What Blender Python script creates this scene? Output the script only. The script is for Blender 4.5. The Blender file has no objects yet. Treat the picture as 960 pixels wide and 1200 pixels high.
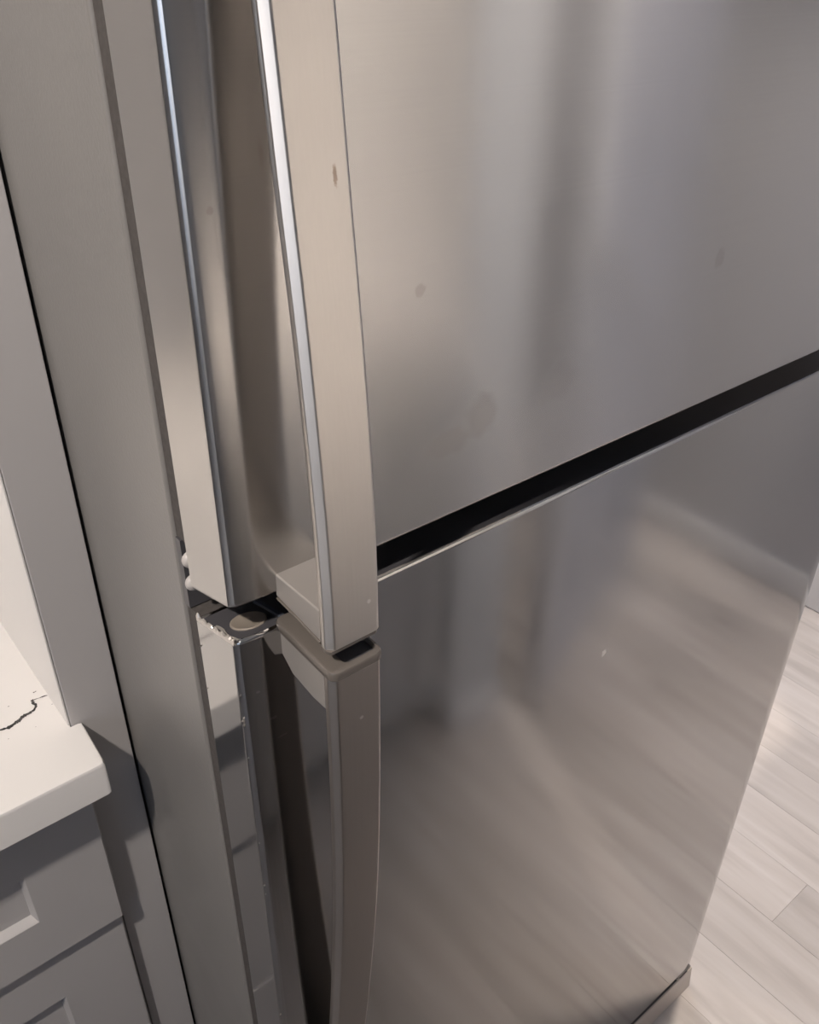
import bpy, bmesh, math, random
from mathutils import Vector, Matrix
random.seed(7)
S = bpy.context.scene
C = S.collection

# ------------------------------------------------------------------ camera
CAM = Vector((-0.162, -0.3437, 1.485))
YAW, PITCH, ROLL, FPX = 39.4606, 32.7434, 0.7958, 1040.0
def cam_basis():
    y, p, r = (math.radians(v) for v in (YAW, PITCH, ROLL))
    fwd = Vector((math.sin(y)*math.cos(p), math.cos(y)*math.cos(p), -math.sin(p)))
    right = fwd.cross(Vector((0, 0, 1))).normalized()
    up = right.cross(fwd)
    return (right*math.cos(r) + up*math.sin(r)), (-right*math.sin(r) + up*math.cos(r)), fwd
cd = bpy.data.cameras.new('camera')
cam = bpy.data.objects.new('camera', cd); C.objects.link(cam)
cr, cu, cf = cam_basis()
M = Matrix((cr, cu, -cf)).transposed().to_4x4(); M.translation = CAM
cam.matrix_world = M
cd.sensor_fit = 'VERTICAL'; cd.sensor_height = 36.0; cd.sensor_width = 28.8
cd.lens = 36.0*FPX/1200.0
cd.clip_start = 0.02
S.camera = cam

# ------------------------------------------------------------------ world, exposure
S.view_settings.view_transform = 'Standard'
S.view_settings.look = 'None'
S.view_settings.gamma = 1.0
S.view_settings.use_curve_mapping = False
S.view_settings.exposure = 0.0
W = bpy.data.worlds.new('sky'); S.world = W
W.use_nodes = True
W.node_tree.nodes['Background'].inputs[0].default_value = (0.70, 0.81, 1.0, 1)
W.node_tree.nodes['Background'].inputs[1].default_value = 2.5

# ------------------------------------------------------------------ lights
LAMP_COL = (1.0, 0.91, 0.83)
WARM = (1.0, 0.86, 0.73)
LAMPS = [   # x, y, radius, watts, colour, beam angle, aim point, label
    (-0.85, -0.42, 0.07, 108, LAMP_COL, 36, (-0.15, 0.3, 1.1), 'small tilting ceiling spotlight aimed at the counter left of the refrigerator'),
    (-0.10, -1.95, 0.07, 240, WARM, 50, (0.79, -0.88, 1.05), 'added ceiling spotlight brightening the wall beside the low grey cabinets'),  # unseen lamp, added so the upper door mirrors a bright wall
    (1.22, 0.20, 0.14, 116, WARM, 52, None, 'added ceiling fill light brightening the bare floor right of the refrigerator'),  # unseen lamp, added to lift the floor on the right
    (1.40, -1.90, 0.07, 62, LAMP_COL, 120, None, 'added ceiling fill light brightening the passage behind the open door'),  # unseen lamp, added so the mirrored passage is less dark
    (0.95, 0.30, 0.07, 105, LAMP_COL, 46, (1.30, -0.75, 1.2), 'added ceiling spotlight brightening the open door and the right wall'),  # unseen lamp, added to lift the mirrored leaf and wall
    (-0.75, 0.35, 0.07, 36, WARM, 62, (-0.6, 0.95, 1.35), 'added ceiling spotlight brightening the wall behind the counter'),  # unseen lamp, added so the door sides mirror a lit wall
]
CEIL = 2.45

# ------------------------------------------------------------------ materials
def mat(name, col, rough=0.5, metal=0.0, **kw):
    m = bpy.data.materials.new(name); m.use_nodes = True
    b = m.node_tree.nodes['Principled BSDF']
    b.inputs['Base Color'].default_value = (*col, 1)
    b.inputs['Roughness'].default_value = rough
    b.inputs['Metallic'].default_value = metal
    for k, v in kw.items():
        b.inputs[k].default_value = v
    return m
def N(m, t, **kw):
    n = m.node_tree.nodes.new(t)
    for k, v in kw.items():
        setattr(n, k, v)
    return n
def lk(m, a, b): m.node_tree.links.new(a, b)
def bsdf(m): return m.node_tree.nodes['Principled BSDF']

def noise_var(m, c1, c2, scale, coord='Object', vec_scale=(1, 1, 1), detail=4, rough=None, bump=0, bump_scale=None):
    tc = N(m, 'ShaderNodeTexCoord'); mp = N(m, 'ShaderNodeMapping')
    mp.inputs['Scale'].default_value = vec_scale
    lk(m, tc.outputs[coord], mp.inputs[0])
    nz = N(m, 'ShaderNodeTexNoise'); nz.inputs['Scale'].default_value = scale; nz.inputs['Detail'].default_value = detail
    lk(m, mp.outputs[0], nz.inputs['Vector'])
    cr_ = N(m, 'ShaderNodeValToRGB')
    cr_.color_ramp.elements[0].position = 0.3; cr_.color_ramp.elements[1].position = 0.7
    cr_.color_ramp.elements[0].color = (*c1, 1); cr_.color_ramp.elements[1].color = (*c2, 1)
    lk(m, nz.outputs[0], cr_.inputs[0])
    lk(m, cr_.outputs[0], bsdf(m).inputs['Base Color'])
    if rough:
        mr = N(m, 'ShaderNodeMapRange'); mr.inputs['From Min'].default_value = 0.3; mr.inputs['From Max'].default_value = 0.7
        mr.inputs['To Min'].default_value = rough[0]; mr.inputs['To Max'].default_value = rough[1]
        lk(m, nz.outputs[0], mr.inputs[0]); lk(m, mr.outputs[0], bsdf(m).inputs['Roughness'])
    if bump:
        n2 = N(m, 'ShaderNodeTexNoise'); n2.inputs['Scale'].default_value = bump_scale; n2.inputs['Detail'].default_value = 2
        lk(m, tc.outputs[coord], n2.inputs['Vector'])
        bp = N(m, 'ShaderNodeBump'); bp.inputs['Strength'].default_value = bump; bp.inputs['Distance'].default_value = 0.0006
        lk(m, n2.outputs[0], bp.inputs['Height']); lk(m, bp.outputs[0], bsdf(m).inputs['Normal'])
    return m

def steel(name, col, rough, aniso, rot, spots=(), smear=0.03):
    """brushed stainless steel; spots = stains and chips ((x,y,z), (rx,ry,rz), colour, strength, roughness add)"""
    m = mat(name, col, rough, 1.0)
    b = bsdf(m)
    b.inputs['Anisotropic'].default_value = aniso
    b.inputs['Anisotropic Rotation'].default_value = rot
    tg = N(m, 'ShaderNodeTangent', direction_type='RADIAL', axis='Z')
    lk(m, tg.outputs[0], b.inputs['Tangent'])
    tc = N(m, 'ShaderNodeTexCoord')
    nz = N(m, 'ShaderNodeTexNoise'); nz.inputs['Scale'].default_value = 7.0; nz.inputs['Detail'].default_value = 5
    lk(m, tc.outputs['Object'], nz.inputs['Vector'])
    mr = N(m, 'ShaderNodeMapRange'); mr.inputs['From Min'].default_value = 0.35; mr.inputs['From Max'].default_value = 0.68
    mr.inputs['To Min'].default_value = rough - smear; mr.inputs['To Max'].default_value = rough + smear
    lk(m, nz.outputs[0], mr.inputs[0])
    rs = mr.outputs[0]
    rgb = N(m, 'ShaderNodeRGB'); rgb.outputs[0].default_value = (*col, 1)
    cs = rgb.outputs[0]
    # fine brush grain: streaks stretched along the brushing direction
    mp = N(m, 'ShaderNodeMapping')
    mp.inputs['Scale'].default_value = (900, 900, 6) if 'handle' in name else (6, 6, 900)
    lk(m, tc.outputs['Object'], mp.inputs[0])
    g = N(m, 'ShaderNodeTexNoise'); g.inputs['Scale'].default_value = 1.0; g.inputs['Detail'].default_value = 1
    lk(m, mp.outputs[0], g.inputs['Vector'])
    gm = N(m, 'ShaderNodeMapRange'); gm.inputs['To Min'].default_value = 0.975; gm.inputs['To Max'].default_value = 1.025
    lk(m, g.outputs[0], gm.inputs[0])
    mu = N(m, 'ShaderNodeMix', data_type='RGBA', blend_type='MULTIPLY'); mu.inputs[0].default_value = 1
    lk(m, cs, mu.inputs[6]); lk(m, gm.outputs[0], mu.inputs[7]); cs = mu.outputs[2]
    for (ctr, rad, c2, st, ra) in spots:
        su = N(m, 'ShaderNodeVectorMath', operation='SUBTRACT'); su.inputs[1].default_value = ctr
        lk(m, tc.outputs['Object'], su.inputs[0])
        dv = N(m, 'ShaderNodeVectorMath', operation='DIVIDE'); dv.inputs[1].default_value = rad
        lk(m, su.outputs[0], dv.inputs[0])
        ln = N(m, 'ShaderNodeVectorMath', operation='LENGTH'); lk(m, dv.outputs[0], ln.inputs[0])
        n3 = N(m, 'ShaderNodeTexNoise'); n3.inputs['Scale'].default_value = 1.3/max(min(rad[0], rad[2]), 1e-4); n3.inputs['Detail'].default_value = 3
        lk(m, tc.outputs['Object'], n3.inputs['Vector'])
        ad = N(m, 'ShaderNodeMath', operation='ADD'); lk(m, ln.outputs[1], ad.inputs[0]); lk(m, n3.outputs[0], ad.inputs[1])
        m2 = N(m, 'ShaderNodeMapRange'); m2.inputs['From Min'].default_value = 1.55; m2.inputs['From Max'].default_value = 1.15
        m2.inputs['To Min'].default_value = 0; m2.inputs['To Max'].default_value = st
        lk(m, ad.outputs[0], m2.inputs[0])
        mx = N(m, 'ShaderNodeMix', data_type='RGBA'); lk(m, m2.outputs[0], mx.inputs[0])
        lk(m, cs, mx.inputs[6]); mx.inputs[7].default_value = (*c2, 1); cs = mx.outputs[2]
        if ra:
            m3 = N(m, 'ShaderNodeMath', operation='MULTIPLY_ADD'); m3.inputs[1].default_value = ra
            lk(m, m2.outputs[0], m3.inputs[0]); lk(m, rs, m3.inputs[2]); rs = m3.outputs[0]
    lk(m, cs, b.inputs['Base Color']); lk(m, rs, b.inputs['Roughness'])
    return m

STEEL = (0.56, 0.547, 0.535)
SMUDGE = (0.40, 0.375, 0.35); CHIP = (0.95, 0.93, 0.9)
m_upper = steel('brushed_steel_upper_door', STEEL, 0.19, 0.95, 0.25, [
    ((0.176, 0, 1.246), (0.014, 0.02, 0.016), SMUDGE, 0.36, 0.1),
    ((0.150, 0, 1.236), (0.020, 0.02, 0.010), SMUDGE, 0.30, 0.1),
    ((0.245, 0, 1.250), (0.018, 0.02, 0.014), SMUDGE, 0.18, 0.1),
    ((0.126, 0, 1.333), (0.004, 0.02, 0.004), SMUDGE, 0.5, 0.0),
    ((0.40, 0, 1.30), (0.006, 0.02, 0.008), SMUDGE, 0.35, 0.0),
    ((0.012, 0, 1.39), (0.0018, 0.02, 0.0018), SMUDGE, 0.6, 0.0)])
m_lower = steel('brushed_steel_lower_door_dimmed', (0.475, 0.465, 0.458), 0.115, 0.0, 0.25, [  # same steel as above, darkened to dim what it mirrors
    ((0.343, 0, 0.9645), (0.0032, 0.02, 0.0045), CHIP, 0.9, 0.2),
    ((0.018, 0, 1.093), (0.0025, 0.02, 0.0012), CHIP, 0.35, 0.1),
    ((0.023, 0, 1.075), (0.004, 0.02, 0.001), CHIP, 0.22, 0.1),
    ((0.010, 0, 1.118), (0.0015, 0.02, 0.0012), CHIP, 0.4, 0.1)])
m_hup = steel('brushed_steel_upper_handle', (0.68, 0.645, 0.61), 0.36, 0.7, 0.25, [  # lighter copy of the handle steel, its bright reflection put into the colour
    ((0.052, -0.03, 1.405), (0.0012, 0.03, 0.005), (0.36, 0.25, 0.17), 0.6, 0.1),
    ((0.0533, -0.0475, 1.1955), (0.0014, 0.02, 0.0016), CHIP, 0.9, 0.1)])
m_hlo = steel('brushed_steel_lower_handle', (0.44, 0.405, 0.375), 0.34, 0.7, 0.25, [  # same handle steel, brown of the mirrored floor put into the colour
    ((0.046, -0.0475, 1.1165), (0.0016, 0.02, 0.0013), CHIP, 0.5, 0.1)])
m_post = mat('metallic_grey_plastic', (0.34, 0.315, 0.295), 0.42, 0.35)
m_cap = mat('taupe_plastic', (0.17, 0.15, 0.133), 0.32, 0.3)
m_black = mat('black_plastic', (0.07, 0.068, 0.075), 0.35)
m_gask = noise_var(mat('dark_gasket', (0.05, 0.045, 0.042), 0.75), (0.055, 0.048, 0.045), (0.078, 0.069, 0.065), 300)
m_body = noise_var(mat('grey_textured_enamel', (0.3, 0.3, 0.3), 0.34), (0.205, 0.195, 0.187), (0.22, 0.21, 0.20), 9, rough=(0.30, 0.38), bump=0.25, bump_scale=420)
m_plug = mat('tan_plug', (0.26, 0.225, 0.19), 0.45)
m_rib = mat('blue_grey_plastic', (0.09, 0.10, 0.125), 0.4)
m_white = mat('white_plastic', (0.48, 0.45, 0.43), 0.4)
m_foil = mat('bright_torn_metal', (0.62, 0.58, 0.54), 0.35, 0.7)
m_cab = noise_var(mat('grey_cabinet_paint', (0.2, 0.2, 0.2), 0.42), (0.425, 0.408, 0.407), (0.44, 0.423, 0.422), 5, rough=(0.38, 0.46))
m_cab2 = noise_var(mat('pale_grey_cabinet_paint', (0.4, 0.4, 0.4), 0.45), (0.42, 0.405, 0.40), (0.44, 0.425, 0.42), 5)
m_toe = mat('dark_toe_board', (0.05, 0.047, 0.045), 0.6)
m_quartz = noise_var(mat('white_quartz', (0.8, 0.78, 0.76), 0.25), (0.785, 0.76, 0.74), (0.792, 0.767, 0.747), 5, rough=(0.27, 0.28))
m_crack = noise_var(mat('black_crack', (0.02, 0.02, 0.02), 0.8), (0.012, 0.011, 0.012), (0.10, 0.095, 0.09), 260)
m_wall = noise_var(mat('cool_white_wall_paint', (0.6, 0.6, 0.62), 0.6), (0.63, 0.63, 0.635), (0.66, 0.66, 0.665), 3)
m_wallg = noise_var(mat('grey_wall_paint', (0.42, 0.42, 0.44), 0.6), (0.56, 0.56, 0.58), (0.58, 0.58, 0.60), 3)
m_ceil = noise_var(mat('ceiling_paint', (0.8, 0.78, 0.75), 0.8), (0.74, 0.75, 0.78), (0.77, 0.78, 0.81), 3)
m_trim = mat('white_trim_paint', (0.78, 0.775, 0.78), 0.35)
m_leaf = mat('shaded_door_paint', (0.50, 0.50, 0.54), 0.4)  # white leaf toned darker and lavender in place of shade
m_sub = mat('grey_subfloor', (0.10, 0.09, 0.085), 0.8)
m_grille = mat('pale_grille_plastic', (0.60, 0.54, 0.49), 0.35, 0.0)
m_lamp = mat('lamp_lens', (1, 1, 1), 0.5)
bsdf(m_lamp).inputs['Emission Color'].default_value = (*LAMP_COL, 1)
bsdf(m_lamp).inputs['Emission Strength'].default_value = 6.0
m_glass = bpy.data.materials.new('window_glass'); m_glass.use_nodes = True
nt = m_glass.node_tree; nt.nodes.clear()
o_ = nt.nodes.new('ShaderNodeOutputMaterial'); mx_ = nt.nodes.new('ShaderNodeMixShader'); mx_.inputs[0].default_value = 0.08
t_ = nt.nodes.new('ShaderNodeBsdfTransparent'); g_ = nt.nodes.new('ShaderNodeBsdfGlossy'); g_.inputs['Roughness'].default_value = 0.02
nt.links.new(t_.outputs[0], mx_.inputs[1]); nt.links.new(g_.outputs[0], mx_.inputs[2]); nt.links.new(mx_.outputs[0], o_.inputs[0])

def plank_material():
    m = mat('greige_wood_plank', (0.5, 0.45, 0.42), 0.36)
    oi = N(m, 'ShaderNodeObjectInfo'); tc = N(m, 'ShaderNodeTexCoord')
    mp = N(m, 'ShaderNodeMapping'); mp.inputs['Scale'].default_value = (16, 1.6, 1)
    ad = N(m, 'ShaderNodeVectorMath', operation='ADD')
    sc = N(m, 'ShaderNodeVectorMath', operation='SCALE'); sc.inputs[3].default_value = 37
    cv = N(m, 'ShaderNodeCombineXYZ')
    lk(m, oi.outputs['Random'], cv.inputs[0]); lk(m, oi.outputs['Random'], cv.inputs[1])
    lk(m, cv.outputs[0], sc.inputs[0]); lk(m, tc.outputs['Object'], mp.inputs[0])
    lk(m, mp.outputs[0], ad.inputs[0]); lk(m, sc.outputs[0], ad.inputs[1])
    nz = N(m, 'ShaderNodeTexNoise'); nz.inputs['Scale'].default_value = 1.6; nz.inputs['Detail'].default_value = 6; nz.inputs['Distortion'].default_value = 0.6
    lk(m, ad.outputs[0], nz.inputs['Vector'])
    r = N(m, 'ShaderNodeValToRGB'); e = r.color_ramp.elements
    e[0].position = 0.28; e[0].color = (0.55, 0.505, 0.48, 1)
    e[1].position = 0.72; e[1].color = (0.75, 0.705, 0.68, 1)
    n = r.color_ramp.elements.new(0.47); n.color = (0.66, 0.61, 0.58, 1)
    lk(m, nz.outputs[0], r.inputs[0])
    mr = N(m, 'ShaderNodeMapRange'); mr.inputs['To Min'].default_value = 0.88; mr.inputs['To Max'].default_value = 1.08
    lk(m, oi.outputs['Random'], mr.inputs[0])
    mu = N(m, 'ShaderNodeMix', data_type='RGBA', blend_type='MULTIPLY'); mu.inputs[0].default_value = 1
    lk(m, r.outputs[0], mu.inputs[6]); lk(m, mr.outputs[0], mu.inputs[7])
    lk(m, mu.outputs[2], bsdf(m).inputs['Base Color'])
    return m
m_plank = plank_material()

# ------------------------------------------------------------------ helpers
WEIGHTED = {'freezer_door', 'refrigerator_door', 'handle_bar', 'handle_post', 'handle_cap', 'slab', 'body', 'board', 'leaf', 'handle_end_plate'}
def obj(name, bm, m, parent=None, smooth=True):
    me = bpy.data.meshes.new(name); bmesh.ops.recalc_face_normals(bm, faces=bm.faces)
    bm.to_mesh(me); bm.free()
    for mm in (m if isinstance(m, (list, tuple)) else [m]): me.materials.append(mm)
    if smooth:
        for p in me.polygons: p.use_smooth = True
        try: me.set_sharp_from_angle(angle=math.radians(38))
        except Exception: pass
    o = bpy.data.objects.new(name, me); C.objects.link(o)
    if parent: o.parent = parent
    if smooth and name in WEIGHTED:
        w = o.modifiers.new('weighted_normal', 'WEIGHTED_NORMAL'); w.keep_sharp = True; w.weight = 50
    return o
def tag(o, label, cat, group=None):
    o['label'] = label; o['category'] = cat
    if group: o['group'] = group
    return o
def thing(name, label, cat, group=None):
    o = bpy.data.objects.new(name, None); C.objects.link(o); o.empty_display_size = 0.05
    return tag(o, label, cat, group)
def struct(o):
    o['kind'] = 'structure'; return o
def add_box(bm, x0, x1, y0, y1, z0, z1, bev=0.0, seg=2):
    vs = [bm.verts.new((x, y, z)) for z in (z0, z1) for (x, y) in ((x0, y0), (x1, y0), (x1, y1), (x0, y1))]
    fs = [(0, 3, 2, 1), (4, 5, 6, 7), (0, 1, 5, 4), (1, 2, 6, 5), (2, 3, 7, 6), (3, 0, 4, 7)]
    faces = [bm.faces.new([vs[i] for i in f]) for f in fs]
    if bev:
        es = list({e for f in faces for e in f.edges})
        bmesh.ops.bevel(bm, geom=es, offset=bev, segments=seg, profile=0.5, affect='EDGES')
def box(name, d, m, parent=None, bev=0.0, seg=2):
    bm = bmesh.new(); add_box(bm, *d, bev, seg)
    return obj(name, bm, m, parent)
def loft(bm, loops, cap0=True, cap1=True):
    rows = [[bm.verts.new(p) for p in lp] for lp in loops]
    n = len(rows[0])
    for a, b in zip(rows, rows[1:]):
        for i in range(n):
            bm.faces.new((a[i], a[(i+1) % n], b[(i+1) % n], b[i]))
    if cap0: bm.faces.new(list(reversed(rows[0])))
    if cap1: bm.faces.new(rows[-1])
    return rows
def rrect(x0, x1, y0, y1, r, seg=5):
    pts = []
    for (cx, cy, a0) in ((x1-r, y0+r, -90), (x1-r, y1-r, 0), (x0+r, y1-r, 90), (x0+r, y0+r, 180)):
        for k in range(seg+1):
            a = math.radians(a0 + 90*k/seg)
            pts.append((cx + r*math.cos(a), cy + r*math.sin(a)))
    return pts
def cyl(name, x, y, z0, z1, r, m, parent=None, seg=32, bev=0.0):
    bm = bmesh.new()
    ring = lambda rr, z: [(x + rr*math.cos(2*math.pi*k/seg), y + rr*math.sin(2*math.pi*k/seg), z) for k in range(seg)]
    lps = [ring(r, z0), ring(r, z1-bev)]
    if bev: lps.append(ring(r-bev*0.3, z1-bev*0.3)); lps.append(ring(r-bev, z1))
    loft(bm, lps); return obj(name, bm, m, parent)

# ------------------------------------------------------------------ setting
XL, XR, YF, YB = -2.4, 1.862, -2.9, 0.95
PT0, PT1, PTY = 0.795, 0.945, -0.68          # partition stub that ends opposite the refrigerator
fl = struct(box('floor', (XL, XR, YF, YB, -0.06, -0.008), m_sub))
PW, PL, GAP = 0.12, 1.22, 0.0003
pm = None
x = 0.96 - PW*28; col_i = 0
while x < XR:
    x0, x1 = max(x, XL), min(x+PW, XR)
    if x1 - x0 > 0.01:
        yo = -0.03 if abs(x-0.96) < 0.01 else random.uniform(0, PL)
        y = yo - PL*math.ceil((yo-YF)/PL)
        while y < YB:
            y0, y1 = max(y, YF), min(y+PL, YB)
            if y1 - y0 > 0.01:
                full = abs(y1-y0-PL) < 1e-6 and abs(x1-x0-PW) < 1e-6
                if full and pm:
                    o = pm.copy(); C.objects.link(o); o.parent = fl; o.location = ((x0+x1)/2, (y0+y1)/2, 0)
                else:
                    hx, hy = (x1-x0)/2-GAP/2, (y1-y0)/2-GAP/2
                    o = box('plank', (-hx, hx, -hy, hy, -0.008, 0.0), m_plank, fl, bev=0.0003, seg=1)
                    o.location = ((x0+x1)/2, (y0+y1)/2, 0)
                    if full: pm = o
            y += PL
    x += PW
struct(box('ceiling', (XL, XR, YF, YB, CEIL, CEIL+0.05), m_ceil))
VX0, VX1, VZ0, VZ1 = 0.98, 1.72, 0.30, 2.10  # unseen window added so daylight brightens the right wall
bm = bmesh.new()
add_box(bm, XL, VX0, YB, YB+0.12, -0.06, CEIL); add_box(bm, VX1, XR, YB, YB+0.12, -0.06, CEIL)
add_box(bm, VX0, VX1, YB, YB+0.12, -0.06, VZ0); add_box(bm, VX0, VX1, YB, YB+0.12, VZ1, CEIL)
struct(obj('wall_back', bm, m_wall))
bm = bmesh.new(); t = 0.05
add_box(bm, VX0, VX1, YB-0.012, YB+0.09, VZ0, VZ0+t); add_box(bm, VX0, VX1, YB-0.012, YB+0.09, VZ1-t, VZ1)
add_box(bm, VX0, VX0+t, YB-0.012, YB+0.09, VZ0+t, VZ1-t); add_box(bm, VX1-t, VX1, YB-0.012, YB+0.09, VZ0+t, VZ1-t)
wn2 = struct(obj('window_2_added', bm, m_trim, smooth=False))
box('pane', (VX0+t, VX1-t, YB+0.043, YB+0.047, VZ0+t, VZ1-t), m_glass, wn2)
pl2 = bpy.data.lights.new('window_portal', 'AREA'); pl2.shape = 'RECTANGLE'; pl2.size = VX1-VX0; pl2.size_y = VZ1-VZ0
pl2.cycles.is_portal = True
po2 = bpy.data.objects.new('window_portal', pl2); C.objects.link(po2)
po2.location = ((VX0+VX1)/2, YB+0.10, (VZ0+VZ1)/2)
po2.rotation_euler = Vector((0, -1, 0)).to_track_quat('-Z', 'Z').to_euler()
struct(box('wall_front', (XL, XR, YF-0.1, YF, -0.06, CEIL), m_wall))
struct(box('wall_right', (XR, XR+0.1, YF, YB, -0.06, CEIL), m_wallg))
struct(box('wall_partition', (PT0, PT1, YF, PTY, 0.0, CEIL), m_wall, bev=0.003))
# left wall with the window opening
WY0, WY1, WZ0, WZ1 = -2.20, -0.85, 0.95, 2.1
bm = bmesh.new()
add_box(bm, XL-0.12, XL, YF, WY0, -0.06, CEIL); add_box(bm, XL-0.12, XL, WY1, YB, -0.06, CEIL)
add_box(bm, XL-0.12, XL, WY0, WY1, -0.06, WZ0); add_box(bm, XL-0.12, XL, WY0, WY1, WZ1, CEIL)
struct(obj('wall_left', bm, m_wall))
bm = bmesh.new(); t = 0.05
add_box(bm, XL-0.09, XL+0.012, WY0, WY1, WZ0, WZ0+t); add_box(bm, XL-0.09, XL+0.012, WY0, WY1, WZ1-t, WZ1)
add_box(bm, XL-0.09, XL+0.012, WY0, WY0+t, WZ0+t, WZ1-t); add_box(bm, XL-0.09, XL+0.012, WY1-t, WY1, WZ0+t, WZ1-t)
add_box(bm, XL-0.08, XL, (WY0+WY1)/2-0.02, (WY0+WY1)/2+0.02, WZ0+t, WZ1-t)
wn = struct(obj('window_1', bm, m_trim, smooth=False))
for a, b in ((WY0+t, (WY0+WY1)/2-0.02), ((WY0+WY1)/2+0.02, WY1-t)):
    box('pane', (XL-0.047, XL-0.043, a, b, WZ0+t, WZ1-t), m_glass, wn)
pl_ = bpy.data.lights.new('window_portal', 'AREA'); pl_.shape = 'RECTANGLE'; pl_.size = WY1-WY0; pl_.size_y = WZ1-WZ0
pl_.cycles.is_portal = True
po = bpy.data.objects.new('window_portal', pl_); C.objects.link(po)
po.location = (XL-0.10, (WY0+WY1)/2, (WZ0+WZ1)/2)
po.rotation_euler = Vector((1, 0, 0)).to_track_quat('-Z', 'Z').to_euler()
# baseboards
def baseboard(name, d):
    return struct(box(name, d, m_trim, bev=0.003))
baseboard('baseboard_right', (XR-0.013, XR, YF, 0.375, 0.001, 0.085))
baseboard('baseboard_partition', (PT0, PT1, PTY+0.0005, PTY+0.013, 0.001, 0.085))
baseboard('baseboard_back', (0.78, XR-0.014, YB-0.013, YB, 0.001, 0.085))
# white doorway casing on the right wall beyond the refrigerator
struct(box('trim_1', (XR-0.016, XR, 0.377, 0.467, 0.002, 2.1), m_trim, bev=0.003))
# open white door leaf beside the partition
d1 = bpy.data.objects.new('door_1', None); C.objects.link(d1); struct(d1)
A, B = Vector((1.012, -0.61, 0)), Vector((1.62, -0.83, 0))
L_ = (B-A).length
bm = bmesh.new(); add_box(bm, 0, L_, -0.036, 0, 0.012, 2.03, 0.002); leaf = obj('leaf', bm, m_leaf, d1)
box('lit_edge_strip', (-0.012, 0.022, -0.039, 0.004, 0.012, 2.03), m_trim, leaf, bev=0.001)  # white strip paints in the lit edge of the leaf
for z0, z1 in ((0.25, 0.95), (1.10, 1.88)):
    for px0, px1 in ((0.10, L_/2-0.045), (L_/2+0.045, L_-0.10)):
        bm = bmesh.new(); add_box(bm, px0, px1, -0.001, 0.006, z0, z1, 0.004); obj('raised_panel', bm, m_leaf, leaf)
bm = bmesh.new()
ring = lambda r, y: [(0.06 + r*math.cos(2*math.pi*k/20), y, 1.0 + r*math.sin(2*math.pi*k/20)) for k in range(20)]
loft(bm, [ring(0.03, 0.0), ring(0.03, 0.006), ring(0.012, 0.008), ring(0.012, 0.03), ring(0.024, 0.036), ring(0.028, 0.048), ring(0.02, 0.058)])
obj('door_knob', bm, m_post, leaf)
d1.location = A; d1.rotation_euler = (0, 0, math.atan2(B.y-A.y, B.x-A.x))

# ceiling lights: the first follows the counter shadow, the rest are added fill
for (lx, ly, r, wt, lcol, beam, aim, lab) in LAMPS:
    t = thing('ceiling_light', lab, 'ceiling light'); t.location = (lx, ly, CEIL)
    bm = bmesh.new(); seg = 32
    ring = lambda rr, z: [(rr*math.cos(2*math.pi*k/seg), rr*math.sin(2*math.pi*k/seg), z) for k in range(seg)]
    loft(bm, [ring(r+0.025, 0), ring(r+0.022, -0.006), ring(r+0.004, -0.006), ring(r+0.002, -0.0015)], False, False)
    obj('trim_ring', bm, m_trim, t)
    bm = bmesh.new(); loft(bm, [ring(r+0.002, 0), ring(r+0.002, -0.002)]); obj('lens', bm, m_lamp, t)
    ld = bpy.data.lights.new('downlight', 'SPOT'); ld.shadow_soft_size = r*0.5; ld.energy = wt; ld.color = lcol; ld.spot_size = math.radians(beam); ld.spot_blend = 0.8 if lx > 1.05 else (0.3 if aim and lx < -0.8 else 0.45)
    lo = bpy.data.objects.new('downlight', ld); C.objects.link(lo); lo.location = (lx, ly, CEIL-0.07)
    if aim: lo.rotation_euler = (Vector(aim) - lo.location).to_track_quat('-Z', 'Y').to_euler()

# ------------------------------------------------------------------ tall end panel, counter, base cabinets
PFY = 0.245
ep = thing('end_panel', 'tall narrow grey cabinet panel between white countertop and refrigerator side', 'panel')
box('board', (-0.0438, 0.0010, PFY, YB-0.002, 0.002, 2.2), m_cab, ep, bev=0.0012)
CT, CB = 0.925, 0.887
ct = thing('countertop', 'white countertop with a jagged dark crack left of the refrigerator', 'countertop')
bm = bmesh.new()
# outline with the front right corner lapping over the face of the end panel
X0 = -1.35
out = [(X0, 0.19), (-0.0365-0.004, 0.19), (-0.0365-0.0012, 0.1912), (-0.0365, 0.195), (-0.0345, PFY-0.0008), (-0.0446, PFY-0.0008), (-0.0446, YB-0.002), (X0, YB-0.002)]
def ins(p, d):
    x, y = p
    return (x + (d if x == X0 else 0) - (d if x > -0.044 else 0), y + (d if y < 0.21 else 0))
loft(bm, [[(*ins(p, 0.002), CB) for p in out], [(*p, CB+0.002) for p in out], [(*p, CT-0.0035) for p in out],
          [(*ins(p, 0.001), CT-0.001) for p in out], [(*ins(p, 0.0035), CT) for p in out]])
obj('slab', bm, m_quartz, ct)
box('side_splash', (-0.0458, -0.0442, PFY+0.0008, YB-0.002, CT+0.0003, 2.0), m_quartz, ct, bev=0.0005)
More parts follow.
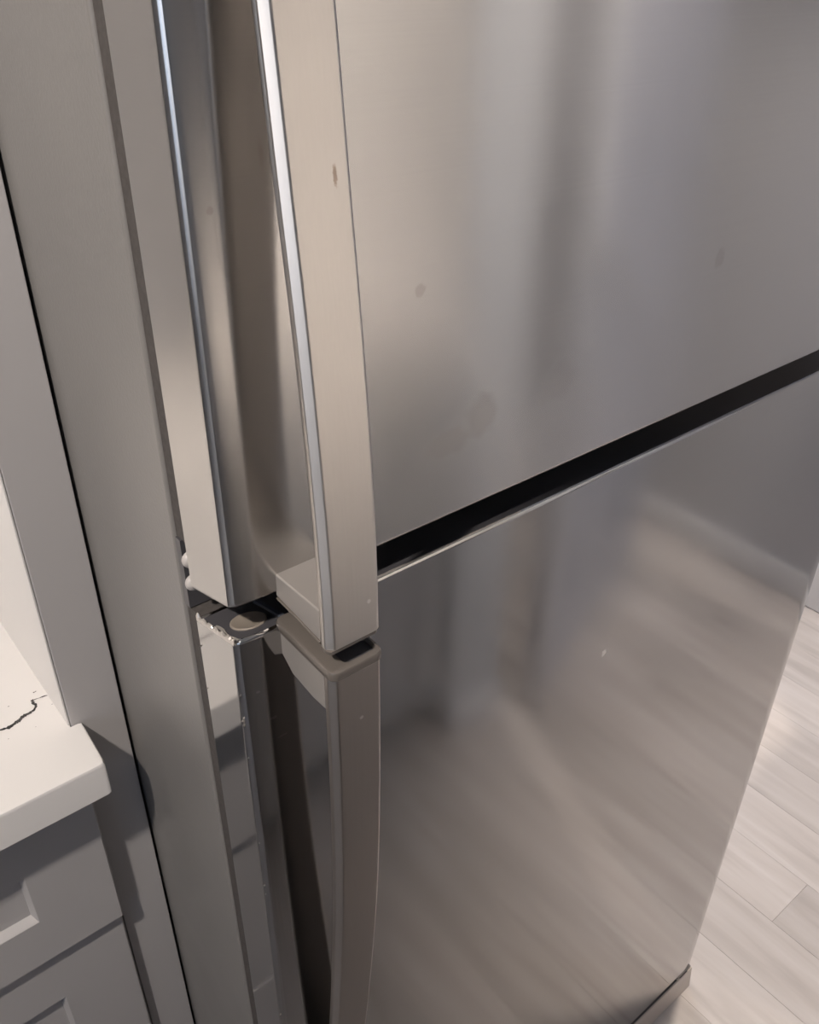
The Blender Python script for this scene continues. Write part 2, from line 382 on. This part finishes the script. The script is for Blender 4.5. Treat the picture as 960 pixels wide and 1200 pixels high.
# crack: irregular ribbon just proud of the slab
def ribbon(pts, ws):
    bm = bmesh.new(); z = CT + 0.00025; L = []; R_ = []
    for i, p in enumerate(pts):
        a = Vector(pts[max(i-1, 0)]); b = Vector(pts[min(i+1, len(pts)-1)])
        d = (b-a).normalized(); n = Vector((-d.y, d.x)); w = ws[i]
        L.append(bm.verts.new((p[0]+n.x*w, p[1]+n.y*w, z))); R_.append(bm.verts.new((p[0]-n.x*w, p[1]-n.y*w, z)))
    for i in range(len(pts)-1): bm.faces.new((L[i], L[i+1], R_[i+1], R_[i]))
    return bm
main = [(-0.112, 0.2775), (-0.100, 0.2772), (-0.0921, 0.2771), (-0.0855, 0.2756), (-0.0800, 0.2772), (-0.0762, 0.2781), (-0.0727, 0.2806), (-0.0693, 0.2814), (-0.0650, 0.2817), (-0.0615, 0.2829), (-0.0592, 0.2848), (-0.0583, 0.2876), (-0.0592, 0.2905), (-0.0590, 0.2940), (-0.0586, 0.2965)]
pts = []; ws = []
for i in range(len(main)-1):
    for k in range(4):
        f = k/4; a, b = main[i], main[i+1]
        pts.append((a[0]+(b[0]-a[0])*f+random.uniform(-.0003, .0003), a[1]+(b[1]-a[1])*f+random.uniform(-.0003, .0003)))
        ws.append(random.uniform(0.0008, 0.0016)*(1.5 if 12 < len(pts) < 34 else 0.9))
ck = obj('crack', ribbon(pts, ws), m_crack, ct)
pts = [(-0.0590, 0.2940), (-0.0565, 0.2950), (-0.0530, 0.2943), (-0.0499, 0.2940), (-0.0478, 0.2937), (-0.0462, 0.2930)]
obj('crack', ribbon(pts, [.0003, .0004, .0002, .0007, .0006, .0003]), m_crack, ct)
for (x, y, r) in ((-0.0540, 0.3040, 0.0009), (-0.0525, 0.3043, 0.0006), (-0.0773, 0.3006, 0.0006), (-0.0673, 0.2624, 0.0004), (-0.0896, 0.2631, 0.0004), (-0.047, 0.2800, 0.0004)):
    n = 7; bm = bmesh.new()
    bm.faces.new([bm.verts.new((x + r*random.uniform(0.7, 1.6)*math.cos(2*math.pi*k/n), y + r*random.uniform(.4, .9)*math.sin(2*math.pi*k/n), CT+0.00022)) for k in range(n)])
    obj('chip', bm, m_crack, ct)

def shaker(name, x0, x1, z0, z1, yf, parent, m=m_cab, rail=0.07, rz=0.058, th=0.02, rec=0.009, side=-1):
    """shaker front: frame with a recessed flat panel, front face at yf looking to side*y"""
    bm = bmesh.new(); s = -side
    def P(x, z, d): return (x, yf + s*d, z)
    def lp(i, j, d): return [P(x0+i, z0+j, d), P(x1-i, z0+j, d), P(x1-i, z1-j, d), P(x0+i, z1-j, d)]
    loft(bm, [lp(0, 0, th), lp(0, 0, 0.0015), lp(0.0015, 0.0015, 0), lp(rail, rz, 0), lp(rail+0.001, rz+0.001, 0.001), lp(rail+0.004, rz+0.004, rec), ])
    return obj(name, bm, m, parent)
def drawer_cabinet(label, x0, x1):
    t = thing('base_cabinet', label, 'cabinet')
    box('carcass', (x0, x1, PFY, YB-0.004, 0.1, CB-0.001), m_cab, t, bev=0.001)
    box('toe_kick', (x0, x1, PFY+0.06, YB-0.004, 0.001, 0.099), m_toe, t)
    for z0, z1, yf, rz in ((0.683, 0.862, 0.2255, 0.058), (0.400, 0.680, 0.2345, 0.075), (0.112, 0.397, 0.2345, 0.075)):
        shaker('drawer', x0+0.003, x1-0.0006, z0, z1, yf, t, th=PFY-0.0003-yf, rz=rz)
    return t
drawer_cabinet('grey drawer cabinet under the white countertop, next to the refrigerator end panel', -0.52, -0.046)
drawer_cabinet('grey drawer cabinet under the white countertop, further from the refrigerator', -1.34, -0.522)

# low cabinet opposite the refrigerator (its front is mirrored in the lower door)
OX0, OX1, OY = -0.80, PT0-0.003, -0.70
omid = 0.0
for lab, c0, c1 in (('grey two door cabinet facing the refrigerator, against the wall end', omid+0.001, OX1),
                    ('grey two door cabinet across the aisle, free end away from the wall', OX0, omid-0.001)):
    oc = thing('base_cabinet', lab, 'cabinet')
    box('carcass', (c0, c1, OY-0.58, OY-0.02, 0.1, CB+0.0495), m_cab2, oc, bev=0.001)
    box('toe_kick', (c0, c1, OY-0.58, OY-0.08, 0.001, 0.099), m_toe, oc)
    mid = (c0+c1)/2
    for a, b in ((c0+0.003, mid-0.0015), (mid+0.0015, c1-0.003)):
        shaker('door', a, b, 0.112, 0.922, OY, oc, m=m_cab2, th=0.0195, side=1)
o2 = thing('countertop', 'white countertop on the two low cabinets across the aisle', 'countertop')
box('slab', (OX0-0.02, OX1, OY-0.60, OY+0.025, CB+0.05, CT+0.045), m_quartz, o2, bev=0.003)

# ------------------------------------------------------------------ refrigerator
FW = 0.745
fr = thing('refrigerator', 'stainless steel top freezer refrigerator with bowed bar handles', 'refrigerator')
GX = 0.004
box('body', (GX, FW-GX, 0.0757, 0.72, 0.03, 1.70), m_body, fr, bev=0.0025, seg=3)
for fx in (0.06, FW-0.06):
    for fy in (0.12, 0.66):
        cyl('foot', fx, fy, 0.0005, 0.032, 0.018, m_black, fr, seg=16)

def profile():
    pts = [(0.0, 0.0505), (0.0, 0.030), (0.0, 0.0075)]
    pts += [(0.00008, 0.0060), (0.00045, 0.0051), (0.0021, 0.00335), (0.0029, 0.0027), (0.0037, 0.0022)]
    w = 0.024; x0 = pts[-1][0]; y0 = pts[-1][1]
    for k in range(1, 13):
        u = k/12; pts.append((x0+(w-x0)*u, y0*(1-u)**2.0))
    right = [(FW-p[0], p[1]) for p in reversed(pts)]
    return pts + right
PROF = profile()
XC, YC, DD = FW/2, 0.027, 0.054
def inset(p, d): return (XC + (p[0]-XC)*(1-2*d/FW), YC + (p[1]-YC)*(1-2*d/DD))
def door_skin(name, m, zlo, zhi, lo_edge, hi_edge):
    bm = bmesh.new()
    steps = [(0.0032, 0.0014), (0.0019, 0.0), (0.0007, 0.0006), (0.0, 0.0020)]
    lps = []
    for d, dz in steps: lps.append([(*inset(p, d), zlo(p[1]) + dz) for p in PROF])
    for dz in (0.0035, 0.006): lps.append([(*p, zlo(p[1]) + dz) for p in PROF])
    n = 10
    for k in range(1, n):
        lps.append([(*p, zlo(p[1])+0.002 + (zhi(p[1])-zlo(p[1])-0.004)*k/n) for p in PROF])
    for dz in (0.006, 0.0035): lps.append([(*p, zhi(p[1]) - dz) for p in PROF])
    for d, dz in reversed(steps): lps.append([(*inset(p, d), zhi(p[1]) - dz) for p in PROF])
    loft(bm, lps, True, True)
    return obj(name, bm, m, fr)
u_lo = lambda y: 1.1830 - 0.30*y
u_hi = lambda y: 1.690
l_lo = lambda y: 0.055
l_hi = lambda y: 1.1598 - 0.25*y
ud = door_skin('freezer_door', m_upper, u_lo, u_hi, 0, 0); ud['label'] = 'upper stainless steel door'
ld_ = door_skin('refrigerator_door', m_lower, l_lo, l_hi, 0, 0); ld_['label'] = 'lower stainless steel door with frayed side edge'
def end_cap(parent, zf, t):
    bm = bmesh.new()
    lps = [[(*inset(p, 0.0030), zf(p[1]) - 0.0011 + dz) for p in PROF] for dz in ((-0.0008, 0.0) if t > 0 else (0.0012, 0.0022))]
    loft(bm, lps); return obj('end_cap', bm, m_black, parent)
end_cap(ld_, l_hi, 1)['label'] = 'black plastic cap on top of lower door'
end_cap(ud, u_lo, -1)['label'] = 'black plastic cap under the upper door'
box('gasket', (0.006, FW-0.006, 0.0506, 0.0756, 1.190, 1.675), m_gask, ud)
box('gasket', (0.006, FW-0.006, 0.0506, 0.0756, 0.075, 1.138), m_gask, ld_)
# mullion strip on the cabinet behind the gap, dark
box('mullion', (0.005, FW-0.005, 0.0700, 0.0758, 1.139, 1.189), m_black, fr)

# plug and rib on the top cap of the lower door
def on_top(x, y, h): return l_hi(y) - 0.0011 + h
bm = bmesh.new(); seg = 36
def ring(r, h): return [(0.0185 + r*math.cos(2*math.pi*k/seg), 0.0205 + r*math.sin(2*math.pi*k/seg), on_top(0, 0.0205 + r*math.sin(2*math.pi*k/seg), h)) for k in range(seg)]
loft(bm, [ring(0.0108, 0.0), ring(0.0108, 0.0009), ring(0.0102, 0.0014), ring(0.0094, 0.0014), ring(0.0088, 0.0011)])
obj('hole_plug', bm, m_plug, ld_)['label'] = 'round tan plug'
bm = bmesh.new()
loft(bm, [[(0.0325, 0.0065, on_top(0, .0065, -.0005)), (0.0358, 0.0065, on_top(0, .0065, -.0005)), (0.0358, 0.040, on_top(0, .04, -.0005)), (0.0325, 0.040, on_top(0, .04, -.0005))],
          [(0.0328, 0.007, on_top(0, .007, .0018)), (0.0355, 0.007, on_top(0, .007, .0018)), (0.0355, 0.0395, on_top(0, .0395, .0018)), (0.0328, 0.0395, on_top(0, .0395, .0018))]])
obj('rib', bm, m_rib, ld_)
# torn, curled lip of the steel wrap along the top of the side edge
bm = bmesh.new(); n = 44; rows = []
for k in range(n+1):
    y = 0.0498 - 0.0466*k/n
    h = 0.0014 + 0.0008*math.sin(k*0.9) + random.uniform(-0.0005, 0.0006) + (0.0016 if k < 3 else 0)
    curl = 0.0006 + 0.0009*random.random() + (0.0014 if 26 < k < 42 else 0)
    z = l_hi(y)
    rows.append([bm.verts.new((-0.00035, y, z-0.0022)), bm.verts.new((-0.0004, y, z+h*0.5)), bm.verts.new((curl*0.4, y+random.uniform(-.0002, .0002), z+h)),
                 bm.verts.new((curl*0.5+0.0004, y, z+h-0.0004)), bm.verts.new((0.0002, y, z+h*0.4)), bm.verts.new((0.0006, y, z-0.0018))])
for a, b in zip(rows, rows[1:]):
    for i in range(5): bm.faces.new((a[i], a[i+1], b[i+1], b[i]))
obj('torn_edge', bm, m_foil, ld_)['label'] = 'jagged torn lip of the steel wrap'
bm = bmesh.new(); rows = []
for k in range(15):     # second curled sliver lying inside the first
    y = 0.030 - 0.026*k/14; z = on_top(0, y, 0.0)
    w = 0.0016 + 0.0012*math.sin(k*0.55) + random.uniform(-.0003, .0003)
    rows.append([bm.verts.new((0.0016, y, z)), bm.verts.new((0.0022, y, z+0.0013)), bm.verts.new((0.0022+w*0.6, y, z+0.0016)), bm.verts.new((0.0022+w, y, z+0.0002))])
for a, b in zip(rows, rows[1:]):
    for i in range(3): bm.faces.new((a[i], a[i+1], b[i+1], b[i]))
obj('torn_edge', bm, m_foil, ld_)['label'] = 'curled sliver of the steel wrap'
# burrs along the long vertical edge
bm = bmesh.new()
def burr(x, y, z, s, n=5):
    c = bm.verts.new((x-s, y-s*0.6, z+s*0.7))
    rg = [bm.verts.new((x + 0.4*s*math.cos(2*math.pi*k/n)+0.0003, y + 0.3*s*math.sin(2*math.pi*k/n), z + 0.9*s*math.sin(2*math.pi*k/n+1))) for k in range(n)]
    for k in range(n): bm.faces.new((c, rg[k], rg[(k+1) % n]))
for z, s in ((1.118, .0014), (1.098, .0022), (1.094, .0014), (1.066, .0011), (0.985, .0008), (0.94, .0012), (0.93, .0009), (0.775, .0016)):
    burr(0.0008, 0.0048, z, s)
bu = obj('edge_burr', bm, m_foil, ld_, smooth=False); bu['kind'] = 'stuff'
bm = bmesh.new()
for z, s in ((1.125, .0013), (1.09, .0011)):
    burr(0.0003, 0.050, z, s)
obj('edge_burr', bm, m_foil, ld_, smooth=False)['kind'] = 'stuff'
# thin frayed white film on the top front edge right of the handle
bm = bmesh.new(); rows = []
for k in range(50):
    x = 0.070 + 0.15*k/49
    w = 0.0009*(1-k/55) + random.uniform(0, 0.0004)
    rows.append([bm.verts.new((x, 0.0002+0.0006, 1.1598-0.0004)), bm.verts.new((x, 0.0009, 1.16035)), bm.verts.new((x, 0.0012+w, 1.1603)), bm.verts.new((x, 0.0012+w, 1.1594))])
for a, b in zip(rows, rows[1:]):
    for i in range(3): bm.faces.new((a[i], a[i+1], b[i+1], b[i]))
obj('worn_edge', bm, m_foil, ld_)['label'] = 'bright worn edge of the steel wrap'

# handles: a flat bar swept down the door that bows out towards the middle of the refrigerator
HX0, HX1, HT = 0.0270, 0.0605, 0.0088
def spline(tab, z):
    n = len(tab)
    for i in range(n-1):
        if (tab[i][0]-z)*(tab[i+1][0]-z) <= 0:
            p0, p1, p2, p3 = tab[max(i-1, 0)], tab[i], tab[i+1], tab[min(i+2, n-1)]
            u = (z-p1[0])/(p2[0]-p1[0])
            m1 = (p2[1]-p0[1])/(p2[0]-p0[0])*(p2[0]-p1[0]); m2 = (p3[1]-p1[1])/(p3[0]-p1[0])*(p2[0]-p1[0])
            return (2*u**3-3*u*u+1)*p1[1] + (u**3-2*u*u+u)*m1 + (-2*u**3+3*u*u)*p2[1] + (u**3-u*u)*m2
    return tab[-1][1]
def bar_section(x0, x1, y0, y1):
    # flat strip with small radii and a broad chamfer along its left front edge
    c = rrect(x0, x1, y0, y1, 0.0026, 5)[:18]
    a = 0.0038
    return c + [(x0, y0+a+0.0006), (x0+0.0001, y0+a), (x0+0.0004, y0+a-0.0005), (x0+a-0.0006, y0+0.0005), (x0+a, y0+0.0001), (x0+a+0.0008, y0)]
def bar(name, tab, m, parent, n=72):
    bm = bmesh.new(); lps = []
    za, zb = tab[0][0], tab[-1][0]; s = 1 if zb > za else -1
    for k in range(-2, n+1):
        z = za + (zb-za)*max(k, 0)/n
        e = {-2: 0.0016, -1: 0.0005}.get(k, 0.0); z += 0 if k > 0 else s*(0 if k == -2 else (0.0005 if k == -1 else 0.0016))
        y = spline(tab, z)
        lps.append([(px, py, z) for px, py in bar_section(HX0+e, HX1-e, y+e, y+HT-e)])
    loft(bm, lps); return obj(name, bm, m, parent)
up_tab = [(1.1728, -0.0502), (1.21, -0.0496), (1.25, -0.0478), (1.30, -0.0442), (1.35, -0.0395), (1.40, -0.0338), (1.45, -0.0285), (1.50, -0.0230), (1.58, -0.0130), (1.64, -0.0040), (1.67, 0.0005)]
lo_tab = [(1.1540, -0.0510), (1.08, -0.0510), (1.03, -0.0500), (0.98, -0.0483), (0.93, -0.0456), (0.875, -0.0412), (0.80, -0.0342), (0.738, -0.0275), (0.66, -0.0180), (0.58, -0.0075), (0.54, -0.0010), (0.53, 0.0005)]
bar('handle_bar', up_tab, m_hup, ud)['label'] = 'brushed handle bar of the upper door, toned lighter as if lit'
bar('handle_bar', lo_tab, m_hlo, ld_)['label'] = 'brushed handle bar of the lower door, toned brown for the mirrored floor'
# upper handle: end plate under the bar and wedge shaped post to the door
bm = bmesh.new(); loft(bm, [[(px, py, 1.1706+dz) for px, py in rrect(HX0+i, HX1-i, -0.0499+i, -0.0499+HT-i, 0.003, 5)] for dz, i in ((0, 0.0012), (0.0006, 0.0004), (0.0026, 0.0004))])
obj('handle_end_plate', bm, m_cap, ud)
def post(bm, sec, r=0.0012):
    """lofted box through sections (y, x0, x1, z0, z1) with small chamfers"""
    lps = []
    for (y, x0, x1, z0, z1) in sec:
        lps.append([(px, y, pz) for px, pz in rrect(x0, x1, z0, z1, r, 3)])
    loft(bm, lps)
bm = bmesh.new(); post(bm, [(0.0006, HX0+0.0004, HX1, 1.1800, 1.1955), (-0.020, HX0+0.0006, HX1, 1.1780, 1.1958), (-0.041, HX0+0.0010, HX1-0.001, 1.1752, 1.1962)])
obj('handle_post', bm, m_post, ud)
bm = bmesh.new(); post(bm, [(0.0004, HX0-0.0003, HX1+0.0006, 1.1787, 1.1796), (-0.020, HX0, HX1+0.0004, 1.1768, 1.1779), (-0.041, HX0+0.0004, HX1, 1.1740, 1.1752)], 0.0004)
obj('post_seam', bm, m_cap, ud)
# lower handle: post, top cap with a rounded slot
bm = bmesh.new(); post(bm, [(0.0006, HX0+0.0004, HX1, 1.1385, 1.1557), (-0.010, HX0+0.0004, HX1, 1.1300, 1.1556), (-0.030, HX0+0.0008, HX1, 1.1265, 1.1550), (-0.0435, HX0+0.0012, HX1-0.001, 1.1265, 1.1540)])
obj('handle_post', bm, m_post, ld_)
bm = bmesh.new()
CY0, CY1, CZ = -0.0530, 0.0060, 1.1618
o0 = rrect(HX0-0.0008, HX1+0.0008, CY0, CY1, 0.0050, 6)
def sh(pts, d): 
    cx = (HX0+HX1)/2; cy = (CY0+CY1)/2; w = (HX1-HX0)/2+0.0008; h = (CY1-CY0)/2
    return [(cx+(p[0]-cx)*(1-d/w), cy+(p[1]-cy)*(1-d/h)) for p in pts]
hole = rrect(0.0370, 0.0590, -0.0494, -0.0362, 0.0034, 6)
def zc(y): return 0.0 if y > -0.03 else -0.0012*((-0.03-y)/0.02)
rows = loft(bm, [[(x, y, CZ-0.0072+zc(y)) for x, y in sh(o0, 0.0012)],
          [(x, y, CZ-0.0060+zc(y)) for x, y in sh(o0, 0.0002)], [(x, y, CZ-0.0022+zc(y)) for x, y in o0],
          [(x, y, CZ-0.0007+zc(y)) for x, y in sh(o0, 0.0006)], [(x, y, CZ+zc(y)) for x, y in sh(o0, 0.0020)]], True, False)
ht = [bm.verts.new((x, y, CZ+zc(y))) for x, y in hole]; hb = [bm.verts.new((x, y, CZ-0.0058+zc(y))) for x, y in hole]
edges = [bm.edges.new((ht[i], ht[(i+1) % len(ht)])) for i in range(len(ht))]
oe = [bm.edges.get((rows[-1][i], rows[-1][(i+1) % len(o0)])) for i in range(len(o0))]
bmesh.ops.triangle_fill(bm, use_beauty=True, use_dissolve=False, edges=edges+oe)
for i in range(len(ht)): bm.faces.new((ht[i], ht[(i+1) % len(ht)], hb[(i+1) % len(ht)], hb[i]))
bm.faces.new(hb)
obj('handle_cap', bm, m_cap, ld_)
bm = bmesh.new(); loft(bm, [[(x, y, CZ-0.0056+zc(y)) for x, y in hole], [(x, y, CZ-0.0042+zc(y)) for x, y in hole]])  # black sheet in the hole stands in for its shaded depth
obj('slot', bm, m_black, ld_)['label'] = 'black sheet standing in for shade in the rounded handle cap slot'

# hinge bumpers on the edge of the gasket gap
for z in (1.1838, 1.1672):
    bm = bmesh.new(); bmesh.ops.create_uvsphere(bm, u_segments=20, v_segments=12, radius=0.0050)
    bmesh.ops.scale(bm, vec=(1.0, 0.75, 1.05), verts=bm.verts)
    bmesh.ops.translate(bm, vec=(0.0040, 0.0566, z), verts=bm.verts)
    obj('bumper', bm, m_white, fr)['label'] = 'small round white bumper'

# base grille with black strips in place of the shaded gap under the door
bm = bmesh.new()
loft(bm, [[(x, -0.0075, 0.0010), (x, 0.030, 0.0010), (x, 0.030, 0.0490), (x, -0.0020, 0.0490), (x, -0.0028, 0.0482)] for x in (0.010, FW-0.0015)])
obj('base_grille', bm, m_grille, fr, smooth=False)
box('gap_shade_strip', (0.012, 0.7050, -0.0010, 0.029, 0.0491, 0.0508), m_black, fr)
box('hinge_foot', (0.7065, FW-0.003, -0.0006, 0.045, 0.0491, 0.0545), m_post, fr, bev=0.001)
box('gap_shade_strip', (0.7120, 0.7320, -0.0018, -0.0007, 0.0491, 0.0500), m_black, fr)
